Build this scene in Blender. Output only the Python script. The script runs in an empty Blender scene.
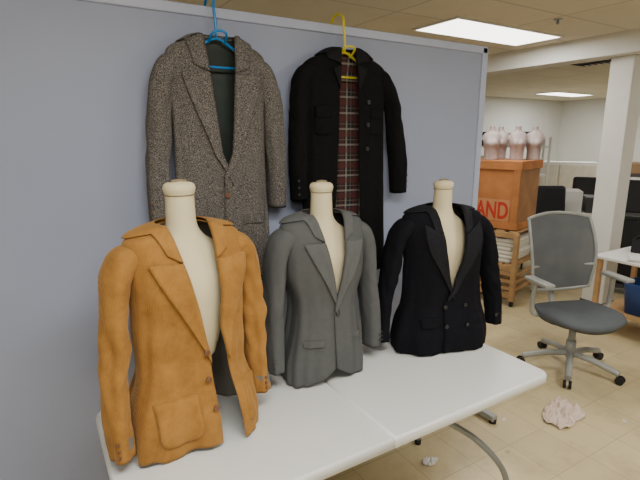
import bpy, bmesh, math, random
from mathutils import Vector, Matrix, noise
random.seed(4)
C = bpy.context.scene.collection

# ------------------------------------------------------------ materials
def new_mat(name):
    m = bpy.data.materials.new(name); m.use_nodes = True
    nt = m.node_tree; b = nt.nodes["Principled BSDF"]
    return m, nt, b
def mat(name, col, rough=0.6, metal=0.0, var=0.08, nscale=8.0, bump=0.0, bscale=60.0, emit=0.0, alpha=1.0, spec=0.5, sheen=0.0):
    m, nt, b = new_mat(name)
    b.inputs["Roughness"].default_value = rough
    b.inputs["Metallic"].default_value = metal
    b.inputs["Specular IOR Level"].default_value = spec
    b.inputs["Sheen Weight"].default_value = sheen
    tc = nt.nodes.new("ShaderNodeTexCoord")
    n = nt.nodes.new("ShaderNodeTexNoise"); n.inputs["Scale"].default_value = nscale
    n.inputs["Detail"].default_value = 4
    nt.links.new(tc.outputs["Object"], n.inputs["Vector"])
    r = nt.nodes.new("ShaderNodeValToRGB")
    r.color_ramp.elements[0].position = 0.3; r.color_ramp.elements[1].position = 0.7
    r.color_ramp.elements[0].color = [max(0, c*(1-var)) for c in col[:3]]+[1]
    r.color_ramp.elements[1].color = [min(1, c*(1+var)) for c in col[:3]]+[1]
    nt.links.new(n.outputs["Fac"], r.inputs["Fac"])
    nt.links.new(r.outputs["Color"], b.inputs["Base Color"])
    if bump > 0:
        n2 = nt.nodes.new("ShaderNodeTexNoise"); n2.inputs["Scale"].default_value = bscale
        nt.links.new(tc.outputs["Object"], n2.inputs["Vector"])
        bp = nt.nodes.new("ShaderNodeBump"); bp.inputs["Strength"].default_value = bump
        bp.inputs["Distance"].default_value = 0.004
        nt.links.new(n2.outputs["Fac"], bp.inputs["Height"])
        nt.links.new(bp.outputs["Normal"], b.inputs["Normal"])
    if emit > 0:
        b.inputs["Emission Color"].default_value = (*col[:3], 1)
        b.inputs["Emission Strength"].default_value = emit
    b.inputs["Alpha"].default_value = alpha
    return m
def speckle(name, cols, scale=350, rough=0.95, bump=0.3):
    m, nt, b = new_mat(name)
    b.inputs["Roughness"].default_value = rough
    b.inputs["Specular IOR Level"].default_value = 0.1
    tc = nt.nodes.new("ShaderNodeTexCoord")
    n = nt.nodes.new("ShaderNodeTexNoise"); n.inputs["Scale"].default_value = scale
    n.inputs["Detail"].default_value = 3
    nt.links.new(tc.outputs["Object"], n.inputs["Vector"])
    r = nt.nodes.new("ShaderNodeValToRGB")
    e = r.color_ramp.elements
    e[0].position = 0.35; e[0].color = (*cols[0], 1)
    e[1].position = 0.65; e[1].color = (*cols[-1], 1)
    if len(cols) == 3:
        k = e.new(0.5); k.color = (*cols[1], 1)
    nt.links.new(n.outputs["Fac"], r.inputs["Fac"])
    nt.links.new(r.outputs["Color"], b.inputs["Base Color"])
    bp = nt.nodes.new("ShaderNodeBump"); bp.inputs["Strength"].default_value = bump
    bp.inputs["Distance"].default_value = 0.003
    nt.links.new(n.outputs["Fac"], bp.inputs["Height"])
    nt.links.new(bp.outputs["Normal"], b.inputs["Normal"])
    return m
def corduroy(name, lo, hi):
    m, nt, b = new_mat(name)
    b.inputs["Roughness"].default_value = 0.9; b.inputs["Specular IOR Level"].default_value = 0.12
    b.inputs["Sheen Weight"].default_value = 0.3; b.inputs["Sheen Roughness"].default_value = 0.4; b.inputs["Sheen Tint"].default_value = (1,0.70,0.36,1)
    tc = nt.nodes.new("ShaderNodeTexCoord")
    n = nt.nodes.new("ShaderNodeTexNoise"); n.inputs["Scale"].default_value = 13; n.inputs["Detail"].default_value = 10; n.inputs["Roughness"].default_value = 0.75
    nt.links.new(tc.outputs["Object"], n.inputs["Vector"])
    r = nt.nodes.new("ShaderNodeValToRGB"); e = r.color_ramp.elements
    e[0].position=0.30; e[0].color=(*lo,1); e[1].position=0.72; e[1].color=(*hi,1)
    nt.links.new(n.outputs["Fac"], r.inputs["Fac"])
    wv = nt.nodes.new("ShaderNodeTexWave"); wv.wave_type='BANDS'; wv.bands_direction='X'
    wv.inputs["Scale"].default_value = 85; wv.inputs["Distortion"].default_value = 0.7; wv.inputs["Detail"].default_value = 1
    nt.links.new(tc.outputs["Object"], wv.inputs["Vector"])
    mx = nt.nodes.new("ShaderNodeMixRGB"); mx.blend_type='MULTIPLY'; mx.inputs[0].default_value=0.22
    nt.links.new(r.outputs["Color"], mx.inputs[1]); nt.links.new(wv.outputs["Color"], mx.inputs[2])
    nt.links.new(mx.outputs["Color"], b.inputs["Base Color"])
    bp = nt.nodes.new("ShaderNodeBump"); bp.inputs["Strength"].default_value = 0.35; bp.inputs["Distance"].default_value = 0.005
    nt.links.new(n.outputs["Fac"], bp.inputs["Height"]); nt.links.new(bp.outputs["Normal"], b.inputs["Normal"])
    return m
def tiles(name, c1, c2, mortar, w, h, ms=0.004, rough=0.5, dirt=0.0, dirtcol=(0.2,0.15,0.1)):
    m, nt, b = new_mat(name)
    b.inputs["Roughness"].default_value = rough
    tc = nt.nodes.new("ShaderNodeTexCoord")
    br = nt.nodes.new("ShaderNodeTexBrick"); br.offset = 0; br.squash = 1
    br.inputs["Scale"].default_value = 1
    br.inputs["Brick Width"].default_value = w; br.inputs["Row Height"].default_value = h
    br.inputs["Mortar Size"].default_value = ms
    br.inputs["Color1"].default_value = (*c1, 1); br.inputs["Color2"].default_value = (*c2, 1)
    br.inputs["Mortar"].default_value = (*mortar, 1)
    nt.links.new(tc.outputs["Object"], br.inputs["Vector"])
    n = nt.nodes.new("ShaderNodeTexNoise"); n.inputs["Scale"].default_value = 2.2
    n.inputs["Detail"].default_value = 9; n.inputs["Roughness"].default_value = 0.7
    nt.links.new(tc.outputs["Object"], n.inputs["Vector"])
    r = nt.nodes.new("ShaderNodeValToRGB")
    r.color_ramp.elements[0].position = 0.48; r.color_ramp.elements[0].color = (0,0,0,1)
    r.color_ramp.elements[1].position = 0.75; r.color_ramp.elements[1].color = (dirt,dirt,dirt,1)
    nt.links.new(n.outputs["Fac"], r.inputs["Fac"])
    mx = nt.nodes.new("ShaderNodeMixRGB"); mx.inputs[2].default_value = (*dirtcol, 1)
    nt.links.new(r.outputs["Color"], mx.inputs[0]); nt.links.new(br.outputs["Color"], mx.inputs[1])
    nt.links.new(mx.outputs["Color"], b.inputs["Base Color"])
    return m
def plaid(name):
    m, nt, b = new_mat(name)
    b.inputs["Roughness"].default_value = 0.9
    tc = nt.nodes.new("ShaderNodeTexCoord")
    sep = nt.nodes.new("ShaderNodeSeparateXYZ"); nt.links.new(tc.outputs["Object"], sep.inputs[0])
    def stripes(out, period, width, phase=0.0):
        a = nt.nodes.new("ShaderNodeMath"); a.operation='MULTIPLY_ADD'; a.inputs[1].default_value=1/period; a.inputs[2].default_value=phase+50
        nt.links.new(out, a.inputs[0])
        f = nt.nodes.new("ShaderNodeMath"); f.operation='FRACT'; nt.links.new(a.outputs[0], f.inputs[0])
        l = nt.nodes.new("ShaderNodeMath"); l.operation='LESS_THAN'; l.inputs[1].default_value=width
        nt.links.new(f.outputs[0], l.inputs[0]); return l.outputs[0]
    cur = None
    def layer(cur, fac, col, amt):
        mm = nt.nodes.new("ShaderNodeMath"); mm.operation='MULTIPLY'; mm.inputs[1].default_value=amt
        nt.links.new(fac, mm.inputs[0])
        mx = nt.nodes.new("ShaderNodeMixRGB"); nt.links.new(mm.outputs[0], mx.inputs[0])
        if cur is None: mx.inputs[1].default_value=(0.016,0.016,0.018,1)
        else: nt.links.new(cur, mx.inputs[1])
        mx.inputs[2].default_value=(*col,1); return mx.outputs[0]
    for o in (sep.outputs["X"], sep.outputs["Z"]):
        cur = layer(cur, stripes(o,0.080,0.35), (0.13,0.03,0.025), 0.5)
        cur = layer(cur, stripes(o,0.080,0.12,0.55), (0.42,0.38,0.32), 0.5)
        cur = layer(cur, stripes(o,0.080,0.05,0.2), (0.3,0.27,0.2), 0.4)
    nt.links.new(cur, b.inputs["Base Color"])
    return m

M = {}
M['wall_blue'] = mat('partition_paint', (0.315,0.35,0.465), 0.55, var=0.03, nscale=1.5, spec=0.3)
M['rail'] = mat('partition_rail', (0.42,0.46,0.60), 0.4, var=0.02)
M['white_wall'] = mat('white_wall_paint', (0.64,0.65,0.63), 0.7, var=0.03, nscale=1.5)
M['cream_wall'] = mat('cream_wall_paint', (0.58,0.55,0.47), 0.7, var=0.04)
M['column'] = mat('column_paint', (0.72,0.72,0.68), 0.6, var=0.02)
M['ceil'] = tiles('ceiling_tile', (0.70,0.66,0.55), (0.66,0.62,0.51), (0.52,0.49,0.42), 1.22, 0.61, 0.012, 0.9, 0.2, (0.42,0.33,0.2))
M['floor'] = tiles('vinyl_floor', (0.62,0.51,0.29), (0.56,0.46,0.26), (0.38,0.30,0.16), 0.305, 0.305, 0.002, 0.35, 0.7, (0.30,0.22,0.12))
M['plastic'] = mat('table_plastic', (0.74,0.74,0.71), 0.35, var=0.03, nscale=3, bump=0.12, bscale=300)
M['leg'] = mat('leg_steel', (0.22,0.24,0.26), 0.35, metal=0.5)
M['form'] = mat('form_jersey', (0.70,0.61,0.39), 0.85, var=0.04, bump=0.15, bscale=400, spec=0.2)
M['form_dark'] = mat('form_cap_slot', (0.22,0.17,0.10), 0.8)
M['tan'] = corduroy('tan_corduroy', (0.29,0.135,0.030), (0.47,0.235,0.062))
M['tan_lining'] = mat('tan_lining', (0.17,0.155,0.13), 0.7, spec=0.2)
M['grey'] = mat('grey_wool', (0.094,0.097,0.095), 0.9, var=0.05, nscale=40, bump=0.06, bscale=600, spec=0.15)
M['grey_lap'] = mat('grey_wool_lapel', (0.104,0.107,0.105), 0.9, var=0.05, nscale=40, bump=0.06, bscale=600, spec=0.15)
M['grey_lining'] = mat('grey_lining', (0.05,0.05,0.05), 0.6, spec=0.2)
M['black'] = mat('black_wool', (0.006,0.006,0.0085), 0.9, var=0.2, nscale=50, bump=0.2, bscale=500, spec=0.12)
M['black_lap'] = mat('black_wool_lapel', (0.009,0.009,0.012), 0.8, var=0.2, nscale=50, bump=0.2, bscale=500, spec=0.2)
M['black2'] = mat('black_coat_wool', (0.0065,0.0065,0.007), 0.95, var=0.2, nscale=50, bump=0.2, bscale=500, spec=0.12)
M['black2_lap'] = mat('black_coat_collar', (0.011,0.011,0.012), 0.9, var=0.2, nscale=50, bump=0.2, bscale=500, spec=0.15)
M['tweed'] = speckle('tweed_wool', [(0.035,0.032,0.029),(0.11,0.10,0.09),(0.27,0.245,0.22)], 300)
M['tweed_lining'] = mat('tweed_lining', (0.035,0.045,0.038), 0.5, var=0.1, spec=0.3)
M['plaid'] = plaid('plaid_lining')
M['btn_brown'] = mat('button_brown', (0.16,0.07,0.03), 0.35)
M['btn_black'] = mat('button_black', (0.02,0.02,0.02), 0.3)
M['btn_grey'] = mat('button_grey', (0.05,0.05,0.05), 0.3)
M['blue_pl'] = mat('hanger_blue', (0.01,0.22,0.60), 0.3)
M['yellow_pl'] = mat('hanger_yellow', (0.70,0.60,0.02), 0.3)
M['crate'] = mat('crate_wood', (0.45,0.17,0.05), 0.7, var=0.2, nscale=5)
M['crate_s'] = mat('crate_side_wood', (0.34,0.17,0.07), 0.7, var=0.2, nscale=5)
M['crate_d'] = mat('crate_batten', (0.42,0.16,0.045), 0.7, var=0.2, nscale=5)
M['wood'] = mat('pine_wood', (0.42,0.25,0.11), 0.6, var=0.2, nscale=6)
M['label'] = mat('crate_label', (0.50,0.24,0.10), 0.7)
M['sten'] = mat('stencil_paint', (0.50,0.03,0.015), 0.7)
M['pink'] = mat('torso_foam', (0.40,0.32,0.30), 0.45, var=0.15, nscale=10)
M['dark'] = mat('dark_plastic', (0.015,0.015,0.017), 0.5, spec=0.3)
M['dgrey'] = mat('dark_grey', (0.06,0.06,0.065), 0.5)
M['mesh'] = mat('chair_mesh', (0.13,0.14,0.15), 0.7, alpha=0.80)
M['seat'] = mat('chair_seat_fabric', (0.10,0.11,0.12), 0.9, bump=0.2, bscale=300, spec=0.2)
M['alu'] = mat('chair_grey_frame', (0.33,0.34,0.32), 0.4, metal=0.1)
M['paper'] = mat('paper_white', (0.72,0.71,0.68), 0.8, var=0.05)
M['tissue'] = mat('crumpled_tissue', (0.66,0.52,0.43), 0.8, var=0.15, nscale=20)
M['sheet'] = mat('folded_sheet', (0.70,0.67,0.58), 0.8)
M['bluebin'] = mat('blue_bin_plastic', (0.015,0.06,0.25), 0.4)
M['red'] = mat('red_paint', (0.45,0.04,0.03), 0.4)
M['card'] = mat('cardboard', (0.36,0.23,0.12), 0.8)
M['steel'] = mat('shelf_steel', (0.35,0.36,0.37), 0.35, metal=0.6)
M['lamp'] = mat('troffer_lens', (1.0,0.98,0.92), 0.5, var=0, emit=5.0)
M['lampf'] = mat('troffer_frame', (0.75,0.74,0.7), 0.5)

# ------------------------------------------------------------ helpers
def empty(name, loc=(0,0,0), rz=0.0, s=1.0):
    e = bpy.data.objects.new(name, None); C.objects.link(e)
    e.location = loc; e.rotation_euler = (0,0,rz); e.scale = s if isinstance(s,tuple) else (s,s,s)
    e.empty_display_size = 0.1
    return e
def obj_from(name, verts, faces, m, parent=None, smooth=True):
    me = bpy.data.meshes.new(name); me.from_pydata([tuple(v) for v in verts], [], faces); me.update()
    if not isinstance(m, (list,tuple)): m = [m]
    for x in m: me.materials.append(x)
    if smooth:
        for p in me.polygons: p.use_smooth = True
    o = bpy.data.objects.new(name, me); C.objects.link(o)
    if parent: o.parent = parent
    return o
def fixn(o):
    bm = bmesh.new(); bm.from_mesh(o.data); bmesh.ops.recalc_face_normals(bm, faces=bm.faces); bm.to_mesh(o.data); bm.free()
def grid(name, rows, m, parent=None, closed=False, caps=False, thick=0.0, toff=0, off=0.0):
    n = len(rows[0]); verts = [p for r in rows for p in r]; f = []
    for i in range(len(rows)-1):
        for j in range(n if closed else n-1):
            k = (j+1) % n
            f.append((i*n+j, i*n+k, (i+1)*n+k, (i+1)*n+j))
    if caps:
        f.append(tuple(range(n))[::-1]); f.append(tuple((len(rows)-1)*n+j for j in range(n)))
    o = obj_from(name, verts, f, m, parent)
    if thick:
        md = o.modifiers.new('sol','SOLIDIFY'); md.thickness = thick; md.offset = off
        md.material_offset = toff; md.use_even_offset = False
    return o
def box(name, c, d, m, parent=None, bev=0.0, rot=(0,0,0), seg=2):
    bm = bmesh.new(); bmesh.ops.create_cube(bm, size=1)
    for v in bm.verts: v.co = Vector((v.co.x*d[0], v.co.y*d[1], v.co.z*d[2]))
    if bev > 0: bmesh.ops.bevel(bm, geom=bm.edges[:], offset=bev, segments=seg, affect='EDGES', profile=0.5)
    me = bpy.data.meshes.new(name); bm.to_mesh(me); bm.free(); me.materials.append(m)
    o = bpy.data.objects.new(name, me); C.objects.link(o)
    o.location = c; o.rotation_euler = rot
    if parent: o.parent = parent
    return o
def cyl(name, p0, p1, r, m, parent=None, r2=None, seg=20):
    p0 = Vector(p0); p1 = Vector(p1); r2 = r if r2 is None else r2
    t = (p1-p0).normalized(); a = t.orthogonal().normalized(); b = t.cross(a)
    rows = [[p + (a*math.cos(2*math.pi*j/seg) + b*math.sin(2*math.pi*j/seg))*rr for j in range(seg)] for p, rr in ((p0,r),(p1,r2))]
    o = grid(name, rows, m, parent, closed=True, caps=True); fixn(o)
    for p in o.data.polygons: p.use_smooth = len(p.vertices) == 4
    return o
def crom(pts, n):
    pts = [Vector(p) for p in pts]; out = []
    P = [pts[0]*2-pts[1]] + pts + [pts[-1]*2-pts[-2]]
    for i in range(1, len(P)-2):
        for k in range(n):
            t = k/n; a,b,c,d = P[i-1],P[i],P[i+1],P[i+2]
            out.append(0.5*((2*b)+(c-a)*t+(2*a-5*b+4*c-d)*t*t+(3*b-a-3*c+d)*t**3))
    out.append(pts[-1]); return out
def tube(name, pts, r, m, parent=None, n=6, seg=12, closed=False):
    cu = bpy.data.curves.new(name,'CURVE'); cu.dimensions='3D'; cu.bevel_depth = r; cu.bevel_resolution = 4; cu.use_fill_caps = True
    P = crom(pts, n) if n > 1 else [Vector(p) for p in pts]
    sp = cu.splines.new('POLY'); sp.points.add(len(P)-1)
    for q, p in zip(sp.points, P): q.co = (*p, 1)
    sp.use_cyclic_u = closed
    cu.materials.append(m)
    o = bpy.data.objects.new(name, cu); C.objects.link(o)
    if parent: o.parent = parent
    return o
def interp(tab, z):
    if z <= tab[0][0]: return list(tab[0][1:])
    if z >= tab[-1][0]: return list(tab[-1][1:])
    for i in range(len(tab)-1):
        if tab[i][0] <= z <= tab[i+1][0]:
            t = (z-tab[i][0])/(tab[i+1][0]-tab[i][0])
            p0 = tab[max(i-1,0)]; p1 = tab[i]; p2 = tab[i+1]; p3 = tab[min(i+2,len(tab)-1)]
            res = []
            for k in range(1, len(p1)):
                m1 = (p2[k]-p0[k])/(p2[0]-p0[0])*(p2[0]-p1[0]); m2 = (p3[k]-p1[k])/(p3[0]-p1[0])*(p2[0]-p1[0])
                res.append((2*t**3-3*t*t+1)*p1[k]+(t**3-2*t*t+t)*m1+(-2*t**3+3*t*t)*p2[k]+(t**3-t*t)*m2)
            return res
def lin(tab, z):
    if z <= tab[0][0]: return tab[0][1]
    for i in range(len(tab)-1):
        if z <= tab[i+1][0]:
            t = (z-tab[i][0])/(tab[i+1][0]-tab[i][0]); return tab[i][1]*(1-t)+tab[i+1][1]*t
    return tab[-1][1]
def loft(name, tab, m, parent, seg=40, n=60, cy=True):
    z0, z1 = tab[0][0], tab[-1][0]; rows = []
    for i in range(n+1):
        z = z0+(z1-z0)*i/n; v = interp(tab, z); a, b = max(v[0],0.001), max(v[1],0.001); c = v[2] if len(v) > 2 else 0
        rows.append([Vector((a*math.sin(2*math.pi*j/seg), c-b*math.cos(2*math.pi*j/seg), z)) for j in range(seg)])
    return grid(name, rows, m, parent, closed=True, caps=True)

# ------------------------------------------------------------ garment generator
EX = 0.85
class Jacket:
    def __init__(s, name, loc, rz, sc, S):
        s.S = S; s.root = empty(name, loc, rz, sc); s.prof = S['prof']; s.seed = S.get('seed',1)
        s.zt = s.prof[-1][0]; s.m = S['mat']; s.lin = S['lining']
        s.build()
    def ab(s, z):
        v = interp(s.prof, z); return max(v[0],0.01), max(v[1],0.01), v[2]
    def th(s, x, z):
        a,b,c = s.ab(z); q = min(abs(x)/a, 0.999)
        return math.copysign(math.asin(q**(1/EX)), x)
    def P(s, th, z, off=0.0):
        a,b,c = s.ab(z); sn, cs = math.sin(th), math.cos(th)
        x = a*math.copysign(abs(sn)**EX, sn); y = -b*math.copysign(abs(cs)**EX, cs)
        f = max(0, 1-z/s.zt); amp = s.S.get('fold',0.012)*(0.12+1.1*f)
        if z > s.zt*0.86: amp *= 0.35
        d = noise.noise(Vector((sn*1.9+s.seed*7, cs*1.9, z*0.9)))*amp*1.7
        d += noise.noise(Vector((sn*4.6+s.seed*3+z*0.9, cs*4.6, z*1.5)))*amp*0.9
        d += noise.noise(Vector((x*9+z*6+s.seed, y*9, z*9-x*5)))*s.S.get('crease',0.0025)
        nrm = Vector((sn/a, -cs/b, 0)).normalized()
        v = Vector((x, y+c, z)) + nrm*(d+off)
        sh = s.zt*0.90
        if z > sh and off > 0: v.z += off*0.6*min(1,(z-sh)/(s.zt*0.04))
        lim = s.S.get('ymax')
        if lim is not None and v.y > lim: v.y = lim
        return v
    def X(s, x, z, off=0.0): return s.P(s.th(x,z), z, off)
    def oR(s, z): return lin(s.S['oR'], z)
    def oL(s, z): return lin(s.S['oL'], z)
    def build(s):
        S = s.S; N = 84; rows = []
        zl = [s.zt*0.86*i/50 for i in range(51)] + [s.zt*0.86 + s.zt*0.14*i/32 for i in range(1,33)]
        for z in zl:
            t0 = s.th(s.oR(z), z); t1 = 2*math.pi + s.th(s.oL(z), z); r = []
            for j in range(N+1):
                u = j/N; t = t0+(t1-t0)*u
                off = 0.008*max(0, 1-u*6)
                zz = z
                if z < 0.14:
                    cut = S.get('cut',0.05); e = max(max(0,1-u*9), max(0,1-(1-u)*9))
                    zz = z + cut*e*e*(1-z/0.14)
                    zz += S.get('hemw',0.006)*noise.noise(Vector((math.sin(t)*2+s.seed,math.cos(t)*2,0)))*(1-z/0.14)
                p = s.P(t, zz, off); r.append(p)
            rows.append(r)
        grid('body', rows, [s.m, s.lin], s.root, thick=0.004, toff=1, off=-1)
        for k, sd in enumerate((-1, 1)):
            pth = S['sleeveL'] if sd < 0 else S['sleeveR']
            cs = crom([p[:3] for p in pth], 10); rr = crom([(p[3],p[4],0) for p in pth], 10)
            rows = []; n = len(cs)
            for i, c in enumerate(cs):
                t = (cs[min(i+1,n-1)]-cs[max(i-1,0)]).normalized()
                u = Vector((0,1,0)).cross(t).normalized(); v = t.cross(u).normalized()
                r = []
                w = i/n
                am = S.get('sfold',0.010)*max(0,min(1, (w-0.25)*3))
                elbow = math.exp(-((w-0.62)/0.16)**2)
                for j in range(32):
                    q = 2*math.pi*j/32; cq, sq = math.cos(q), math.sin(q)
                    d = noise.noise(Vector((cq*1.4+s.seed*5+sd*9, sq*1.4, w*3)))*am*1.3
                    d += noise.noise(Vector((cq*1.3+sd+w*4, sq*1.3+s.seed, w*15+sq*2)))*S.get('elb',0.006)*(0.25+elbow)*min(1,w*3)
                    p = c + u*(rr[i].x+d)*math.copysign(abs(cq)**0.9,cq) + v*(rr[i].y+d)*math.copysign(abs(sq)**0.9,sq)
                    p = Vector((p.x*sd, p.y, p.z))
                    lim = S.get('ymax')
                    if lim is not None and p.y > lim: p.y = lim
                    r.append(p)
                rows.append(r)
            outer = rows[n-1]
            cc = sum(outer, Vector())/32
            rows.append([cc+(p-cc)*0.93+Vector((0,0,0.004)) for p in outer])
            rows.append([cc+(p-cc)*0.88+Vector((0,0,0.07)) for p in outer])
            o = grid('sleeve_left' if sd < 0 else 'sleeve_right', rows, [s.m, s.lin], s.root, closed=True)
            for p in o.data.polygons[-32:]: p.material_index = 1
            fj = min(range(32), key=lambda j: outer[j].y - 0.6*sd*outer[j].x)
            for q in range(S.get('cuffb',3)):
                p = rows[n-3-q*2][fj]
                s.button(p, Vector((sd*0.5,-1,0)), 0.006)
        if 'lapel' in S: 
            for sd in (-1,1): s.lapel(sd)
        for b in S.get('buttons', []):
            p = s.X(b[0], b[1], 0.014); p2 = s.X(b[0], b[1], 0.03)
            s.button(p, (p2-p), S.get('br',0.011))
        for i, pk in enumerate(S.get('pockets', [])): s.patch('pocket_%d'%i, *pk)
    def button(s, p, d, r):
        d = d.normalized(); a = d.orthogonal().normalized(); b = d.cross(a)
        rows = []
        for rr, h in ((0.9,-0.004),(1,0.0),(1,0.003),(0.85,0.0045),(0.6,0.0035),(0.05,0.0035)):
            rows.append([p + d*h + (a*math.cos(q*math.pi/8)+b*math.sin(q*math.pi/8))*r*rr for q in range(16)])
        grid('button', rows, s.S['btn'], s.root, closed=True, caps=True)
    def patch(s, nm, x0, x1, z0, z1, off=0.008, rnd=0.02, slope=0.0):
        rows = []; n = 16
        for i in range(n+1):
            z = z1+(z0-z1)*i/n
            ins = 0
            if z < z0+rnd: 
                q = (z0+rnd-z)/rnd; ins = rnd*(1-math.sqrt(max(0,1-q*q)))
            r = []
            for j in range(n+1):
                u = j/n; x = (x0+ins)+(x1-x0-2*ins)*u
                e = min(u,1-u)*n; f = min(i, n-i)
                oo = off if (e >= 1 and f >= 1) else off*0.25
                r.append(s.X(x, z+slope*(x-x0), oo+0.001))
            rows.append(r)
        grid(nm, rows, s.m, s.root, thick=0.002, off=-1)
    def lapel(s, sd):
        L = s.S['lapel']; zb, zn, w, kind = L['zb'], L['zn'], L['w'], L['kind']
        o = s.oR if sd > 0 else s.oL
        ex = 0.008 if sd > 0 else 0.0
        lm = s.S.get('lapmat', s.m)
        rows = []; n = 40; m = 10
        for i in range(n+1):
            u = i/n; z = zb+(zn-zb)*u
            ww = w*(1-(1-min(1,u*1.05))**1.6)*(0.5+0.5*u) + 0.003
            al = L.get('al', 0.0)*u**L.get('alp',3)
            r = []
            for j in range(m+1):
                t = j/m
                x = o(z) + sd*ww*t*math.cos(al); zz = z + ww*t*math.sin(al) - 0.012*t*(1-u)
                of = 0.006+ex+0.006*math.sin(min(1,t*2.2)*math.pi)*u*(1 if t<0.45 else 0) + 0.006*t
                r.append(s.X(x, zz, of) if t > 0 else s.X(x, zz, 0.001+ex*0.8))
            rows.append(r)
        grid('lapel_left' if sd<0 else 'lapel_right', rows, lm, s.root, thick=0.004, off=0)
        rows = []; wc = L.get('wc',0.05); rise = L.get('rise',0.003)
        for i in range(13):
            u = i/12; z = zn+0.003+(s.zt-zn-0.003)*u
            r = []
            for j in range(9):
                t = j/8; x = o(z)+sd*wc*(0.9+0.1*u)*t
                zz = z - 0.016*t*u + (0.026*t*(1-u) if kind=='notch' else 0.012*t*(1-u))
                of = 0.006+ex*0.6+0.003*math.sin(min(1,t*1.5)*math.pi)
                p = s.X(x, min(zz,s.zt), of) if t > 0 else s.X(x, zz, 0.001+ex*0.8)
                p.z += rise*(1-t)*u
                r.append(p)
            rows.append(r)
        t0 = s.th(o(s.zt), s.zt)
        last = rows[-1]
        for i in range(1,21):
            u = i/20; th = t0+(math.copysign(math.pi, sd)-t0)*u; r = []
            for j in range(9):
                t = j/8
                zz = s.zt - 0.016*t - 0.022*t*min(1,u*2)
                of = 0.001+0.007*math.sin(t*math.pi*0.7)
                a = s.P(th, zz, of)
                a.z += rise*(1-t) + 0.004*math.sin(t*math.pi) + 0.010*(1-t)*math.sin(min(1,u)*math.pi/2)
                if i < 6: a = last[j].lerp(a, i/6)
                r.append(a)
            rows.append(r)
        grid('collar_left' if sd<0 else 'collar_right', rows, lm, s.root, thick=0.004, off=0)

def blazer_prof(w=1.0, d=1.0, hem=1.0, waist=1.0):
    return [(0.0,0.205*w*hem,0.140*d*hem,0.0),(0.10,0.203*w*hem,0.140*d*hem,0),(0.25,0.190*w*waist,0.128*d,0),(0.38,0.182*w*waist,0.122*d,0),
            (0.50,0.192*w,0.130*d,0),(0.60,0.199*w,0.125*d,0),(0.68,0.205*w,0.098*d,0.0),(0.718,0.204*w,0.083*d,0.002),
            (0.736,0.188*w,0.076,0.004),(0.749,0.145*w,0.071,0.008),(0.765,0.088,0.067,0.010)]
def sleeve(dx=0.0, dy=0.0, w=1.0, L=1.0):
    z = lambda q: 0.66-(0.66-q)*L
    return [(0.130*w,0.003,0.671,0.045,0.052),(0.184*w,0.002,0.673,0.047,0.066),(0.214*w+dx*0.05,0,0.650,0.047,0.071),(0.230*w+dx*0.25,dy*.05,z(0.585),0.043,0.070),
            (0.237*w+dx*0.5,dy*.25,z(0.45),0.041,0.066),(0.242*w+dx*0.75,dy*.5,z(0.32),0.040,0.061),(0.244*w+dx*.95,dy*.9,z(0.19),0.038,0.056),(0.242*w+dx,dy*1.2,z(0.085),0.037,0.054)]

TAB = 0.74
Jacket('tan_blazer', (0.415,1.58,TAB+0.008), 0.13, 1.0, dict(prof=blazer_prof(0.99,1.02,1.22,1.06), mat=M['tan'], lining=M['tan_lining'], btn=M['btn_brown'], seed=2,
    fold=0.024, sfold=0.012, crease=0.007, elb=0.011, cut=0.015, hemw=0.02, oR=[(0,0.105),(0.30,0.080),(0.42,0.064),(0.765,0.070)], oL=[(0,0.03),(0.33,0.022),(0.765,-0.070)],
    lapel=dict(zb=0.31,zn=0.655,w=0.10,kind='notch',al=0.05),
    buttons=[(0.004,0.245),(0.006,0.34),(0.012,0.15)], sleeveL=sleeve(0.035,-0.05,L=1.08), sleeveR=sleeve(0.01,-0.04,L=1.0),
    pockets=[(-0.175,-0.035,0.05,0.20,0.008,0.04),(0.125,0.195,0.05,0.20,0.008,0.025)]))
Jacket('grey_blazer', (1.045,1.70,TAB+0.008), 0.0, 0.955, dict(prof=blazer_prof(1.02,1.0,0.98,0.87), mat=M['grey'], lining=M['grey_lining'], btn=M['btn_grey'], seed=5, lapmat=M['grey_lap'],
    fold=0.011, sfold=0.007, crease=0.003, elb=0.005, cut=0.07, oR=[(0,-0.005),(0.34,-0.015),(0.765,0.070)], oL=[(0,0.0),(0.34,0.015),(0.765,-0.070)],
    lapel=dict(zb=0.35,zn=0.655,w=0.092,kind='notch',al=0.0),
    buttons=[(0.0,0.335)], sleeveL=sleeve(0.025,-0.03), sleeveR=sleeve(0.025,-0.03),
    pockets=[(-0.15,-0.06,0.185,0.215,0.004,0.006),(0.06,0.15,0.185,0.215,0.004,0.006)]))
Jacket('black_blazer', (1.735,1.67,TAB+0.008), -0.22, 0.93, dict(prof=blazer_prof(1.15,1.05,1.18,1.05), mat=M['black'], lining=M['grey_lining'], btn=M['btn_black'], seed=9, lapmat=M['black_lap'],
    fold=0.020, sfold=0.012, crease=0.005, elb=0.009, cut=0.0, oR=[(0,-0.06),(0.26,-0.05),(0.34,0.0),(0.55,0.052),(0.765,0.078)], oL=[(0,0.06),(0.28,0.02),(0.34,0.0),(0.55,-0.052),(0.765,-0.078)],
    lapel=dict(zb=0.29,zn=0.635,w=0.108,kind='peak',al=0.55,alp=6),
    buttons=[(-0.045,0.25),(0.075,0.25),(-0.045,0.15),(0.075,0.15)], sleeveL=sleeve(0.085,-0.03,1.13,1.03), sleeveR=sleeve(0.095,-0.02,1.13,1.03),
    pockets=[(-0.18,-0.07,0.15,0.20,0.005,0.006),(0.09,0.19,0.15,0.20,0.005,0.006),(0.10,0.18,0.50,0.52,0.004,0.004)]))

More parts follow.
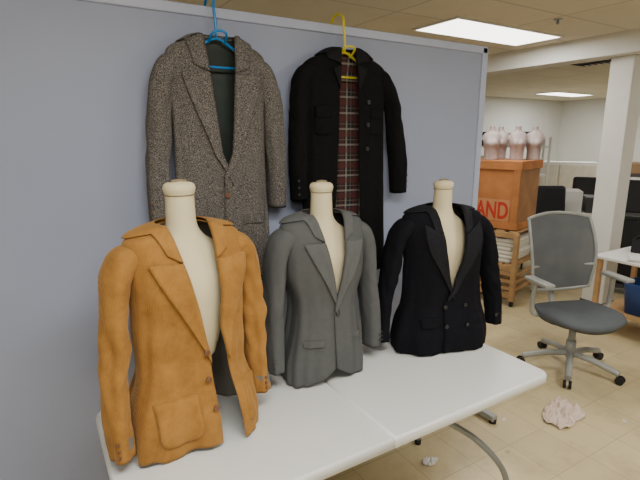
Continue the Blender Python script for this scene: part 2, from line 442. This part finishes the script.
def dress_form(loc, sc, rz=0.0):
    r = empty('dress_form', loc, rz, sc)
    loft('torso', [(0.30,0.09,0.075,0),(0.38,0.115,0.092,0),(0.50,0.135,0.106,0),(0.58,0.145,0.104,0),(0.66,0.135,0.076,0),(0.700,0.115,0.060,0),(0.73,0.075,0.052,0.004),
         (0.765,0.054,0.050,0.008),(0.82,0.049,0.048,0.008),(0.87,0.048,0.047,0.008),(0.888,0.053,0.052,0.008),(0.90,0.052,0.051,0.008),(0.912,0.040,0.040,0.008),(0.917,0.002,0.002,0.008)], M['form'], r, n=110)
    ring = [Vector((0.0495*math.cos(q*math.pi/16), 0.008+0.0485*math.sin(q*math.pi/16), 0.872)) for q in range(32)]
    tube('cap_seam', ring, 0.0018, M['form_dark'], r, n=1, closed=True)
    tube('cap_slot', [(-0.026,0.008,0.916),(0,0.006,0.919),(0.026,0.008,0.916)], 0.005, M['form_dark'], r)
    cyl('pole', (-0.02,0.03,0.012), (-0.02,0.03,0.32), 0.011, M['dark'], r)
    cyl('foot', (-0.02,0.03,0.0), (-0.02,0.03,0.012), 0.06, M['dark'], r, r2=0.055)
    return r
dress_form((0.415,1.58,TAB), 1.0, 0.13)
dress_form((1.045,1.70,TAB), 0.955)
dress_form((1.735,1.67,TAB), 0.93, -0.22)

# ------------------------------------------------------------ hanging coats
tp = [(0.0,0.225,0.052,0),(0.2,0.22,0.055,0),(0.5,0.205,0.056,0),(0.8,0.205,0.056,0),(0.95,0.215,0.052,0),(1.01,0.214,0.044,0),(1.038,0.185,0.038,0),(1.057,0.135,0.036,0),(1.08,0.080,0.036,0)]
def hsleeve(dx, L, w=1.0, z1=0.96, b=0.045):
    return [(0.14*w,0,z1,0.040,0.036),(0.19*w,0,z1+0.003,0.044,0.038),(0.222*w,0,z1-0.03,0.045,0.040),(0.238*w+dx*.3,0,z1-0.12,0.046,b),
            (0.246*w+dx*.6,0,z1-0.12-L*.33,0.047,b),(0.252*w+dx*.9,-.0,z1-0.12-L*.66,0.045,b),(0.250*w+dx,0,z1-0.12-L,0.044,b*0.95)]
Jacket('tweed_overcoat', (0.725,2.035,1.13), 0, 1.0, dict(prof=tp, mat=M['tweed'], lining=M['tweed_lining'], btn=M['btn_brown'], seed=3, fold=0.014, sfold=0.008, cut=0.0, ymax=0.06,
    oR=[(0,-0.02),(0.5,-0.01),(0.6,0.03),(1.08,0.068)], oL=[(0,0.03),(0.5,0.03),(0.6,-0.01),(1.08,-0.066)],
    lapel=dict(zb=0.47,zn=0.93,w=0.115,kind='notch',al=0.0,wc=0.075), buttons=[(0.0,0.42),(0.0,0.30)], br=0.012,
    sleeveL=hsleeve(0.03,0.55), sleeveR=hsleeve(0.02,0.50),
    pockets=[(-0.18,-0.06,0.28,0.335,0.007,0.006),(0.07,0.18,0.28,0.335,0.007,0.006)]))
K = 0.16
bp = [(0.0,0.27,0.05,0),(0.3+K,0.25,0.053,0),(0.65+K,0.24,0.055,0),(0.80+K,0.245,0.052,0),(0.888+K,0.245,0.045,0),(0.924+K,0.205,0.039,0),(0.948+K,0.14,0.037,0),(0.975+K,0.078,0.037,0)]
Jacket('black_overcoat', (1.385,2.035,1.24-K), 0, 1.0, dict(prof=bp, mat=M['black2'], lining=M['plaid'], btn=M['btn_black'], seed=6, fold=0.014, sfold=0.008, cut=0.0, ymax=0.06, lapmat=M['black2_lap'],
    oR=[(0,0.075),(0.8+K,0.038),(0.975+K,0.03)], oL=[(0,-0.095),(0.8+K,-0.066),(0.975+K,-0.045)],
    lapel=dict(zb=0.80+K,zn=0.895+K,w=0.05,kind='notch',al=-0.3,wc=0.085), buttons=[(0.10,0.5+K),(0.10,0.62+K),(0.10,0.73+K)],
    sleeveL=hsleeve(-0.01,0.48,1.12,0.855+K), sleeveR=hsleeve(0.08,0.48,1.14,0.855+K),
    pockets=[(-0.20,-0.11,0.57+K,0.70+K,0.005,0.012),(0.12,0.21,0.57+K,0.70+K,0.005,0.012),(-0.20,-0.11,0.65+K,0.705+K,0.010,0.008),(0.12,0.21,0.65+K,0.705+K,0.010,0.008)]))

PT = 2.345   # partition top
def hanger(x, zneck, m, w):
    r = empty('clothes_hanger', (x, 2.035, 0))
    zs = zneck-0.02
    tube('shoulder_bar', [(-w,0,zs-0.085),(-w*0.5,0,zs-0.04),(0,0,zs),(w*0.5,0,zs-0.04),(w,0,zs-0.085)], 0.006, m, r)
    tube('lower_bar', [(-w,0,zs-0.085),(-w*0.9,0,zs-0.11),(0,0,zs-0.115),(w*0.9,0,zs-0.11),(w,0,zs-0.085)], 0.005, m, r)
    tube('hook', [(0,0,zs),(0.0,0,zs+0.06),(-0.004,0.004,PT-0.02),(0,0.015,PT+0.022),(0.004,0.06,PT+0.050),(0.0,0.10,PT+0.04),(0,0.125,PT+0.01),(0,0.127,PT-0.02)], 0.006, m, r)
    tube('strap_notch', [(-0.035,-0.0,zs-0.018),(-0.03,-0.045,zs+0.012),(0.0,-0.052,zs+0.022),(0.03,-0.045,zs+0.012),(0.035,-0.0,zs-0.018)], 0.005, m, r)
hanger(0.725, 2.225, M['blue_pl'], 0.16)
hanger(1.378, 2.225, M['yellow_pl'], 0.16)

# ------------------------------------------------------------ folding table
t = empty('folding_table', (0,0,0))
def slab(nm, x0, x1, y0, y1, rl, rr):
    pts = []; R = 0.05
    def corner(cx, cy, a0, r):
        for k in range(9):
            a = a0+math.pi/2*k/8; pts.append((cx+r*math.cos(a), cy+r*math.sin(a)))
    for (cx,cy,sx,sy,a0,r) in ((x1,y1,-1,-1,0,rr),(x0,y1,1,-1,math.pi/2,rl),(x0,y0,1,1,math.pi,rl),(x1,y0,-1,1,-math.pi/2,rr)):
        if r: corner(cx+sx*r, cy+sy*r, a0, r)
        else: pts.append((cx,cy))
    cx, cy = (x0+x1)/2, (y0+y1)/2
    def ring(ins, z):
        return [Vector((x-math.copysign(min(ins,abs(x-cx)),x-cx), y-math.copysign(min(ins,abs(y-cy)),y-cy), z)) for x,y in pts]
    rows = [ring(0.02,TAB-0.045), ring(0.004,TAB-0.045), ring(0.0,TAB-0.040), ring(0.0,TAB-0.012), ring(0.003,TAB-0.004), ring(0.010,TAB)]
    o = grid(nm, rows, M['plastic'], t, closed=True, caps=True); fixn(o)
    for p in o.data.polygons:
        if len(p.vertices) > 4: p.use_smooth = False
X0,X1,Y0,Y1 = 0.105,1.94,1.14,1.90; XM = (X0+X1)/2-0.01
slab('top_half_1', X0, XM-0.0015, Y0, Y1, 0.05, 0)
slab('top_half_2', XM+0.0015, X1, Y0, Y1, 0, 0.05)
box('under_frame_1', ((X0+X1)/2,Y0+0.05,TAB-0.06), (1.6,0.03,0.03), M['leg'], t)
box('under_frame_2', ((X0+X1)/2,Y1-0.05,TAB-0.06), (1.6,0.03,0.03), M['leg'], t)
for i,(xe, sg) in enumerate(((1.80,1),(0.24,-1))):
    for j,(yy) in enumerate((1.21,1.83)):
        ym = 1.52
        tube('leg_%d_%d'%(i,j), [(xe-sg*0.45,yy+(ym-yy)*0.35,TAB-0.08),(xe-sg*0.34,yy+(ym-yy)*0.3,0.56),(xe-sg*0.19,yy+(ym-yy)*0.2,0.44),(xe-sg*0.07,yy+(ym-yy)*0.06,0.30),(xe-sg*0.01,yy,0.17),(xe,yy,0.012)], 0.0145, M['leg'], t)
        cyl('foot_%d_%d'%(i,j), (xe,yy,0), (xe,yy,0.03), 0.019, M['dark'], t)
    tube('leg_bar_%d'%i, [(xe-sg*0.19,1.27,0.44),(xe-sg*0.19,1.77,0.44)], 0.011, M['leg'], t)
    tube('leg_brace_%d'%i, [(xe-sg*0.19,1.52,0.44),(xe-sg*0.05,1.52,TAB-0.06)], 0.011, M['leg'], t)

# ------------------------------------------------------------ room shell
CE = 2.75
def slabbox(name, x0,x1,y0,y1,z0,z1,m):
    return box(name, ((x0+x1)/2,(y0+y1)/2,(z0+z1)/2), (x1-x0,y1-y0,z1-z0), m)
slabbox('floor', -2.6,12.6,-3.1,8.0,-0.1,0,M['floor'])
slabbox('ceiling', -2.6,12.6,-3.1,8.0,CE,CE+0.1,M['ceil'])
slabbox('wall_north', -2.6,12.6,7.9,8.0,0,CE,M['white_wall'])
slabbox('wall_south', -2.6,12.6,-3.1,-3.0,0,CE,M['cream_wall'])
slabbox('wall_west', -2.6,-2.5,-3.0,7.9,0,CE,M['cream_wall'])
slabbox('wall_east', 12.5,12.6,-3.0,7.9,0,CE,M['white_wall'])
slabbox('baseboard_north', -2.5,12.5,7.88,7.9,0,0.1,M['dgrey'])
slabbox('baseboard_east', 12.48,12.5,-3.0,7.88,0,0.1,M['dgrey'])
slabbox('ceiling_beam', 4.78,5.04,-3.0,7.9,2.555,CE,M['column'])
pt = empty('partition_wall', (0,0,0))
box('panel', (0.695,2.15,(PT)/2+0.02), (3.59,0.08,PT-0.04), M['wall_blue'], pt)
box('top_rail', (0.695,2.15,PT-0.022), (3.60,0.10,0.044), M['rail'], pt, bev=0.006)
box('end_post', (2.475,2.15,PT/2), (0.05,0.10,PT-0.01), M['rail'], pt, bev=0.006)
box('bottom_rail', (0.695,2.15,0.05), (3.60,0.10,0.08), M['rail'], pt, bev=0.006)
box('foot_bar', (2.36,1.93,0.035), (0.05,0.42,0.04), M['alu'], pt, bev=0.008)
cyl('foot_glide', (2.36,1.74,0), (2.36,1.74,0.03), 0.025, M['dark'], pt)
cl = empty('support_column', (5.03,2.55,0))
box('shaft', (0,0,1.2775), (0.22,0.22,2.555), M['column'], cl, bev=0.008)
box('base_trim', (0,0,0.05), (0.24,0.24,0.10), M['dgrey'], cl, bev=0.004)
PW = 0.67
def troffer(x, y, w=1.4, d=0.5, power=60):
    r = empty('ceiling_troffer', (x,y,CE))
    box('lens', (0,0,-0.008), (w,d,0.012), M['lamp'], r)
    for sx in (-1,1): box('frame_x%d'%sx, (sx*(w/2+0.012),0,-0.008), (0.024,d+0.048,0.016), M['lampf'], r)
    for sy in (-1,1): box('frame_y%d'%sy, (0,sy*(d/2+0.012),-0.008), (w,0.024,0.016), M['lampf'], r)
    l = bpy.data.lights.new('tubes','AREA'); l.shape='RECTANGLE'; l.size=w; l.size_y=d; l.energy=power*PW; l.color=(1.0,0.985,0.96)
    lo = bpy.data.objects.new('tubes', l); C.objects.link(lo); lo.location=(0,0,-0.03); lo.parent = r
troffer(3.78,3.17,power=40)
troffer(0.4,0.1,power=78); troffer(3.0,0.1,power=60); troffer(-1.3,-1.6,power=50); troffer(0.4,4.9,power=30)
troffer(7.2,1.6,power=45); troffer(9.8,4.2,power=60); troffer(10.5,6.6,power=60)

sp = empty('ceiling_sprinkler', (3.85,2.55,CE))
cyl('plate', (0,0,-0.008),(0,0,0),0.035,M['steel'],sp); cyl('head',(0,0,-0.04),(0,0,-0.008),0.012,M['steel'],sp)
vt = empty('ceiling_vent', (6.2,3.6,CE))
box('frame',(0,0,-0.008),(0.6,0.6,0.016),M['steel'],vt)
for k in range(7): box('louver_%d'%k,(0,-0.24+0.08*k,-0.02),(0.54,0.05,0.006),M['dgrey'],vt,rot=(0.5,0,0))

# ------------------------------------------------------------ office chair
oc = empty('office_chair', (3.49,1.92,0), math.radians(-20))
for k in range(5):
    a = math.radians(72*k+14); d = Vector((math.cos(a), math.sin(a), 0))
    tube('base_arm_%d'%k, [d*0.03+Vector((0,0,0.13)), d*0.18+Vector((0,0,0.115)), d*0.35+Vector((0,0,0.075))], 0.024, M['alu'], oc)
    q = d*0.36; s_ = Vector((-d.y,d.x,0))
    for e in (-1,1): cyl('caster_%d_%d'%(k,e), q+s_*0.008*e+Vector((0,0,0.03)), q+s_*0.028*e+Vector((0,0,0.03)), 0.03, M['dark'], oc)
cyl('gas_lift', (0,0,0.10),(0,0,0.40),0.026,M['alu'],oc); cyl('lift_cover',(0,0,0.10),(0,0,0.24),0.036,M['alu'],oc)
box('mechanism',(0,0.02,0.41),(0.20,0.26,0.06),M['dgrey'],oc,bev=0.015)
rows = []
for i in range(21):
    v = -1+2*i/20; r = []
    for j in range(25):
        u = -1+2*j/24
        x = u*math.sqrt(1-v*v*0.42)*0.31; y = v*math.sqrt(1-u*u*0.42)*0.28
        z = 0.515 - 0.015*(1-u*u) - (0.04*max(0,-v-0.5)) - 0.03*(max(abs(u),abs(v))**6)
        r.append(Vector((x,y-0.04,z)))
    rows.append(r)
o = grid('seat', rows, M['seat'], oc, thick=0.055, off=-1); fixn(o)
rows = []; W = 0.285
for i in range(25):
    v = i/24; r = []; z = 0.58+0.62*v; yb = 0.235+0.10*v-0.05*math.sin(v*math.pi)
    w = W*(0.90+0.12*math.sin(v*math.pi*0.8))
    for j in range(17):
        u = -1+2*j/16
        zz = z-(0.035*u*u*max(0,v*2-1))+(0.03*u*u*max(0,1-2*v))
        r.append(Vector((u*w, yb-0.05*u*u, zz)))
    rows.append(r)
o = grid('back_mesh', rows, M['mesh'], oc, thick=0.004)
edge = [r[0] for r in rows] + rows[-1][1:] + [r[-1] for r in rows[::-1]][1:] + rows[0][::-1][1:-1]
tube('back_frame', edge, 0.013, M['alu'], oc, n=1, closed=True)
tube('lumbar_bar', [rows[8][0],rows[8][4]+Vector((0,0.02,0)),rows[8][8]+Vector((0,0.03,0)),rows[8][12]+Vector((0,0.02,0)),rows[8][16]], 0.012, M['alu'], oc)
tube('back_spine', [(0,0.10,0.42),(0,0.26,0.45),(0,0.29,0.60),(0,0.25,0.80)], 0.022, M['alu'], oc)
for sx in (-1,1):
    tube('arm_post_%d'%sx, [(sx*0.15,0.05,0.44),(sx*0.32,0.05,0.46),(sx*0.345,0.05,0.56),(sx*0.34,0.04,0.72)], 0.018, M['alu'], oc)
    box('arm_pad_%d'%sx, (sx*0.34,0.0,0.735),(0.085,0.26,0.03),M['alu'],oc,bev=0.012)

# ------------------------------------------------------------ slatted cart + crate + torsos
RZ = math.radians(-75)
CX, CY = 4.47, 3.58
ct = empty('slatted_cart', (CX,CY,0), RZ)
for sx in (-1,1):
    for sy in (-1,1):
        box('post_%d%d'%(sx,sy),(sx*0.46,sy*0.32,0.43),(0.05,0.05,0.74),M['wood'],ct,bev=0.004)
        cyl('caster_%d%d'%(sx,sy),(sx*0.46-0.015,sy*0.32,0.03),(sx*0.46+0.015,sy*0.32,0.03),0.03,M['dark'],ct)
for z in (0.12,0.42,0.78):
    for sy in (-1,1): box('rail_%d_%d'%(z*100,sy),(0,sy*0.32,z),(0.96,0.03,0.06),M['wood'],ct,bev=0.003)
    for k in range(7): box('slat_%d_%d'%(z*100,k),(-0.42+0.14*k,0,z+0.035),(0.09,0.66,0.015),M['wood'],ct)
for z in (0.20,0.28,0.36):
    box('front_slat_%d'%(z*100),(0,-0.34,z),(0.96,0.015,0.035),M['wood'],ct)
    box('side_slat_%d'%(z*100),(0.485,0,z),(0.015,0.66,0.035),M['wood'],ct)
fs = empty('folded_sheets', (CX,CY,0.465), RZ)
for k in range(6): box('sheet_%d'%k,(0.02*((k*7)%3-1),-0.02,0.022+0.044*k),(0.84,0.56,0.042),M['sheet'],fs,bev=0.016,seg=4)
cr = empty('wooden_crate', (CX,CY,0.824), RZ)
box('box',(0,0,0.36),(0.84,0.56,0.70),M['crate'],cr,bev=0.003)
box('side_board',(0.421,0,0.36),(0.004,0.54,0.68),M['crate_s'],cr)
for sz in (0.045,0.675):
    box('batten_f%d'%(sz*1000),(0,-0.29,sz),(0.86,0.02,0.07),M['crate_d'],cr,bev=0.002)
    box('batten_s%d'%(sz*1000),(0.43,0,sz),(0.02,0.60,0.07),M['crate_d'],cr,bev=0.002)
for sx in (-1,1): box('batten_v%d'%sx,(sx*0.395,-0.29,0.36),(0.07,0.02,0.56),M['crate_d'],cr,bev=0.002)
box('lid',(0,0,0.72),(0.88,0.60,0.02),M['crate'],cr,bev=0.002)
box('label_panel',(0.05,-0.282,0.205),(0.58,0.004,0.23),M['label'],cr)
fc = bpy.data.curves.new('stencil','FONT'); fc.body='LAND'; fc.size=0.25; fc.extrude=0.001; fc.align_x='RIGHT'; fc.offset = 0.006
fc.materials.append(M['sten'])
fo = bpy.data.objects.new('stencil_text', fc); C.objects.link(fo); fo.parent=cr; fo.rotation_euler=(math.pi/2,0,0); fo.location=(0.33,-0.286,0.12)
fo.scale=(0.66,1,1)
def torso(loc, rz, s):
    r = empty('mannequin_torso', loc, rz, s)
    rows = []; tab = [(0,0.13,0.09,0),(0.06,0.125,0.09,0),(0.14,0.135,0.10,-0.005),(0.20,0.15,0.11,-0.012),(0.26,0.16,0.10,-0.005),(0.31,0.16,0.085,0),(0.34,0.135,0.07,0),(0.362,0.08,0.055,0),(0.385,0.052,0.05,0),(0.43,0.05,0.05,0)]
    for i in range(41):
        z = 0.43*i/40; a,b,c = interp(tab,z); rr=[]
        for j in range(36):
            q = 2*math.pi*j/36; x=a*math.sin(q); y=c-b*math.cos(q)
            for sx in (-1,1):
                d2 = (x-sx*0.065)**2+(z-0.215)**2
                if y < 0: y -= 0.045*math.exp(-d2/0.0022)
            rr.append(Vector((x,y,z)))
        rows.append(rr)
    grid('bust', rows, M['pink'], r, closed=True, caps=True)
    for sx in (-1,1): 
        tube('shoulder_%d'%sx, [(sx*0.11,0,0.30),(sx*0.14,0,0.285),(sx*0.155,0,0.25)], 0.038, M['pink'], r)
zc = 0.824+0.731
for lx, ly, rz in ((0.03,-0.15,-0.9),(0.02,0.10,-1.1),(0.25,0.01,-0.8),(0.36,0.20,-0.95)):
    torso((CX+lx*math.cos(RZ)-ly*math.sin(RZ), CY+lx*math.sin(RZ)+ly*math.cos(RZ), zc), rz, (0.56,0.62,0.84))

# ------------------------------------------------------------ background clutter
sh = empty('storage_shelf', (6.6,5.05,0), math.radians(-45))
for sx in (-1,1):
    for sy in (-1,1): box('upright_%d%d'%(sx,sy),(sx*0.6,sy*0.22,0.9),(0.03,0.03,1.8),M['paper'],sh)
for k,z in enumerate((0.2,0.7,1.2,1.65)): box('shelf_%d'%k,(0,0,z),(1.22,0.46,0.025),M['paper'],sh)
for k,(x,z,w,h,mm) in enumerate(((-0.35,0.2,0.4,0.3,'card'),(0.2,0.2,0.5,0.35,'dgrey'),(-0.3,0.7,0.5,0.3,'sheet'),(0.3,0.7,0.4,0.25,'card'),(-0.3,1.2,0.4,0.28,'sheet'),(0.25,1.2,0.5,0.22,'paper'),(-0.40,1.65,0.25,0.22,'dark'),(0.0,1.65,0.4,0.20,'paper'),(0.35,1.65,0.22,0.22,'dgrey'))):
    box('carton_%d'%k,(x,0,z+0.0125+h/2),(w,0.36,h),M[mm],sh,bev=0.01)
def black_chair(loc, rz):
    r = empty('upholstered_chair', loc, rz)
    box('seat',(0,0,0.46),(0.54,0.52,0.14),M['dark'],r,bev=0.05,seg=4)
    box('back',(0,0.25,0.85),(0.54,0.10,0.62),M['dark'],r,bev=0.045,seg=4,rot=(-0.15,0,0))
    for sx in (-1,1):
        tube('arm_%d'%sx,[(sx*0.29,-0.2,0.40),(sx*0.30,-0.2,0.66),(sx*0.30,0.0,0.69),(sx*0.30,0.22,0.67)],0.022,M['dark'],r)
        for sy in (-1,1): cyl('leg_%d%d'%(sx,sy),(sx*0.22,sy*0.2,0.4),(sx*0.24,sy*0.23,0.0),0.014,M['dark'],r)
black_chair((5.75,3.62,0),-0.6); black_chair((7.6,4.15,0),-1.0)
stb = empty('side_table', (6.75,3.85,0), -0.9)
box('top',(0,0,0.73),(1.0,0.6,0.04),M['sheet'],stb,bev=0.01)
for sx in (-1,1):
    for sy in (-1,1): cyl('leg_%d%d'%(sx,sy),(sx*0.44,sy*0.25,0),(sx*0.44,sy*0.25,0.72),0.018,M['dark'],stb)
bx = empty('stacked_cartons', (6.75,3.85,0.75), -0.9)
box('carton_1',(-0.2,0,0.15),(0.42,0.4,0.30),M['paper'],bx,bev=0.01); box('carton_2',(0.24,0,0.11),(0.36,0.4,0.22),M['dgrey'],bx,bev=0.01)
lc = empty('storage_cabinet', (9.4,5.9,0), -0.9)
box('carcass',(0,0,0.65),(1.4,0.45,1.3),M['paper'],lc,bev=0.01)
for k in (-1,1): box('door_leaf_%d'%k,(k*0.345,-0.232,0.65),(0.66,0.02,1.2),M['sheet'],lc,bev=0.006); cyl('knob_%d'%k,(k*0.06,-0.242,0.7),(k*0.06,-0.27,0.7),0.012,M['steel'],lc)
er = empty('equipment_rack', (6.05,2.55,0), math.radians(-62))
for sx in (-1,1):
    for sy in (-1,1): box('upright_%d%d'%(sx,sy),(sx*0.42,sy*0.25,0.7),(0.04,0.04,1.4),M['dark'],er)
for k,z in enumerate((0.1,0.5,0.95,1.38)): box('shelf_%d'%k,(0,0,z),(0.88,0.54,0.03),M['dgrey'],er)
for k,(x,z,w,h,mm) in enumerate(((-0.2,0.1,0.36,0.32,'dark'),(0.2,0.1,0.36,0.25,'bluebin'),(-0.18,0.5,0.4,0.36,'dark'),(0.22,0.5,0.34,0.36,'dgrey'),(-0.18,0.95,0.4,0.34,'dark'),(0.23,0.95,0.34,0.3,'card'),(0.2,1.38,0.3,0.12,'red'),(-0.16,1.38,0.32,0.12,'card'))):
    box('device_%d'%k,(x,0,z+0.015+h/2),(w,0.42,h),M[mm],er,bev=0.012)
dk = empty('work_desk', (4.72,1.74,0))
box('top',(0,0,0.725),(0.75,1.1,0.03),M['paper'],dk,bev=0.008)
for sx in (-1,1):
    for sy in (-1,1): box('leg_%d%d'%(sx,sy),(sx*0.33,sy*0.50,0.355),(0.04,0.04,0.71),M['wood'],dk)
box('lower_shelf',(0,0,0.22),(0.66,1.0,0.02),M['wood'],dk)
rb = empty('recycling_bin', (4.60,1.92,0.231))
rows=[]
for z,w in ((0.0,0.10),(0.0,0.12),(0.26,0.145),(0.28,0.155),(0.29,0.155),(0.29,0.14),(0.03,0.11)):
    rows.append([Vector((w*math.copysign(abs(math.cos(q*math.pi/16))**0.4,math.cos(q*math.pi/16)), w*math.copysign(abs(math.sin(q*math.pi/16))**0.4,math.sin(q*math.pi/16)), z)) for q in range(32)])
grid('shell',rows,M['bluebin'],rb,closed=True,caps=True)
pp = empty('paper_stack',(4.50,1.90,0.74),0.3)
for k in range(4): box('sheet_%d'%k,(0.005*k,0,0.004+0.006*k),(0.21,0.29,0.005),M['paper'],pp,rot=(0,0,0.1*k))
tb = empty('storage_tray',(4.88,2.08,0.74),0.2)
box('base',(0,0,0.01),(0.28,0.2,0.02),M['dark'],tb)
for sx in (-1,1): box('side_%d'%sx,(sx*0.135,0,0.07),(0.012,0.2,0.12),M['dark'],tb); box('end_%d'%sx,(0,sx*0.095,0.07),(0.28,0.012,0.12),M['dark'],tb)

# floor litter: crumpled sheets
def crumple(name, loc, s, m, seed, h=0.35, rz=0.0):
    n = 36; rows = []
    for i in range(n+1):
        r = []
        for j in range(n+1):
            u, v = -1+2*i/n, -1+2*j/n
            k = 1+0.35*noise.noise(Vector((math.atan2(v,u)*1.3, seed, 0)))
            x = u*math.sqrt(1-v*v/2)*k; y = v*math.sqrt(1-u*u/2)*k*0.62
            z = abs(noise.noise(Vector((u*2.2+seed, v*2.2, 0))))*h*1.3 + abs(noise.noise(Vector((u*5+seed, v*5, 2))))*h*0.6
            r.append(Vector((x,y,z*(1-0.5*max(abs(u),abs(v))**4))))
        rows.append(r)
    o = grid(name, rows, m, thick=0.01); o.location = loc; o.scale = (s,s,s); o.rotation_euler=(0,0,rz)
crumple('crumpled_tissue', (2.83,1.56,0.002), 0.18, M['tissue'], 3.3, 0.3, 0.3)
crumple('crumpled_paper', (1.74,1.67,0.002), 0.05, M['paper'], 8.1, 0.5)
for k,(x,y,s) in enumerate(((2.45,1.72,0.018),(2.6,1.35,0.014),(3.0,1.9,0.018),(2.2,1.5,0.016),(3.1,1.3,0.016),(2.75,2.2,0.014))):
    crumple('paper_scrap', (x,y,0.001), s, M['tissue' if k%2 else 'paper'], 1.7*k, 0.4, k)

# ------------------------------------------------------------ world & camera
w = bpy.data.worlds.new('world'); bpy.context.scene.world = w; w.use_nodes = True
w.node_tree.nodes['Background'].inputs[0].default_value = (0.9,0.93,1,1); w.node_tree.nodes['Background'].inputs[1].default_value = 0.3
F = 470; yaw = math.radians(31.3); p = math.atan(103/F)
fwd = Vector((math.sin(yaw)*math.cos(p), math.cos(yaw)*math.cos(p), -math.sin(p)))
right = Vector((math.cos(yaw), -math.sin(yaw), 0)); up = right.cross(fwd)
cam = bpy.data.cameras.new('camera'); cam.sensor_width = 36; cam.lens = F/640*36; cam.clip_start=0.05
co = bpy.data.objects.new('camera', cam); C.objects.link(co)
co.matrix_world = Matrix(((right.x,up.x,-fwd.x,0),(right.y,up.y,-fwd.y,0),(right.z,up.z,-fwd.z,1.8),(0,0,0,1)))
bpy.context.scene.camera = co
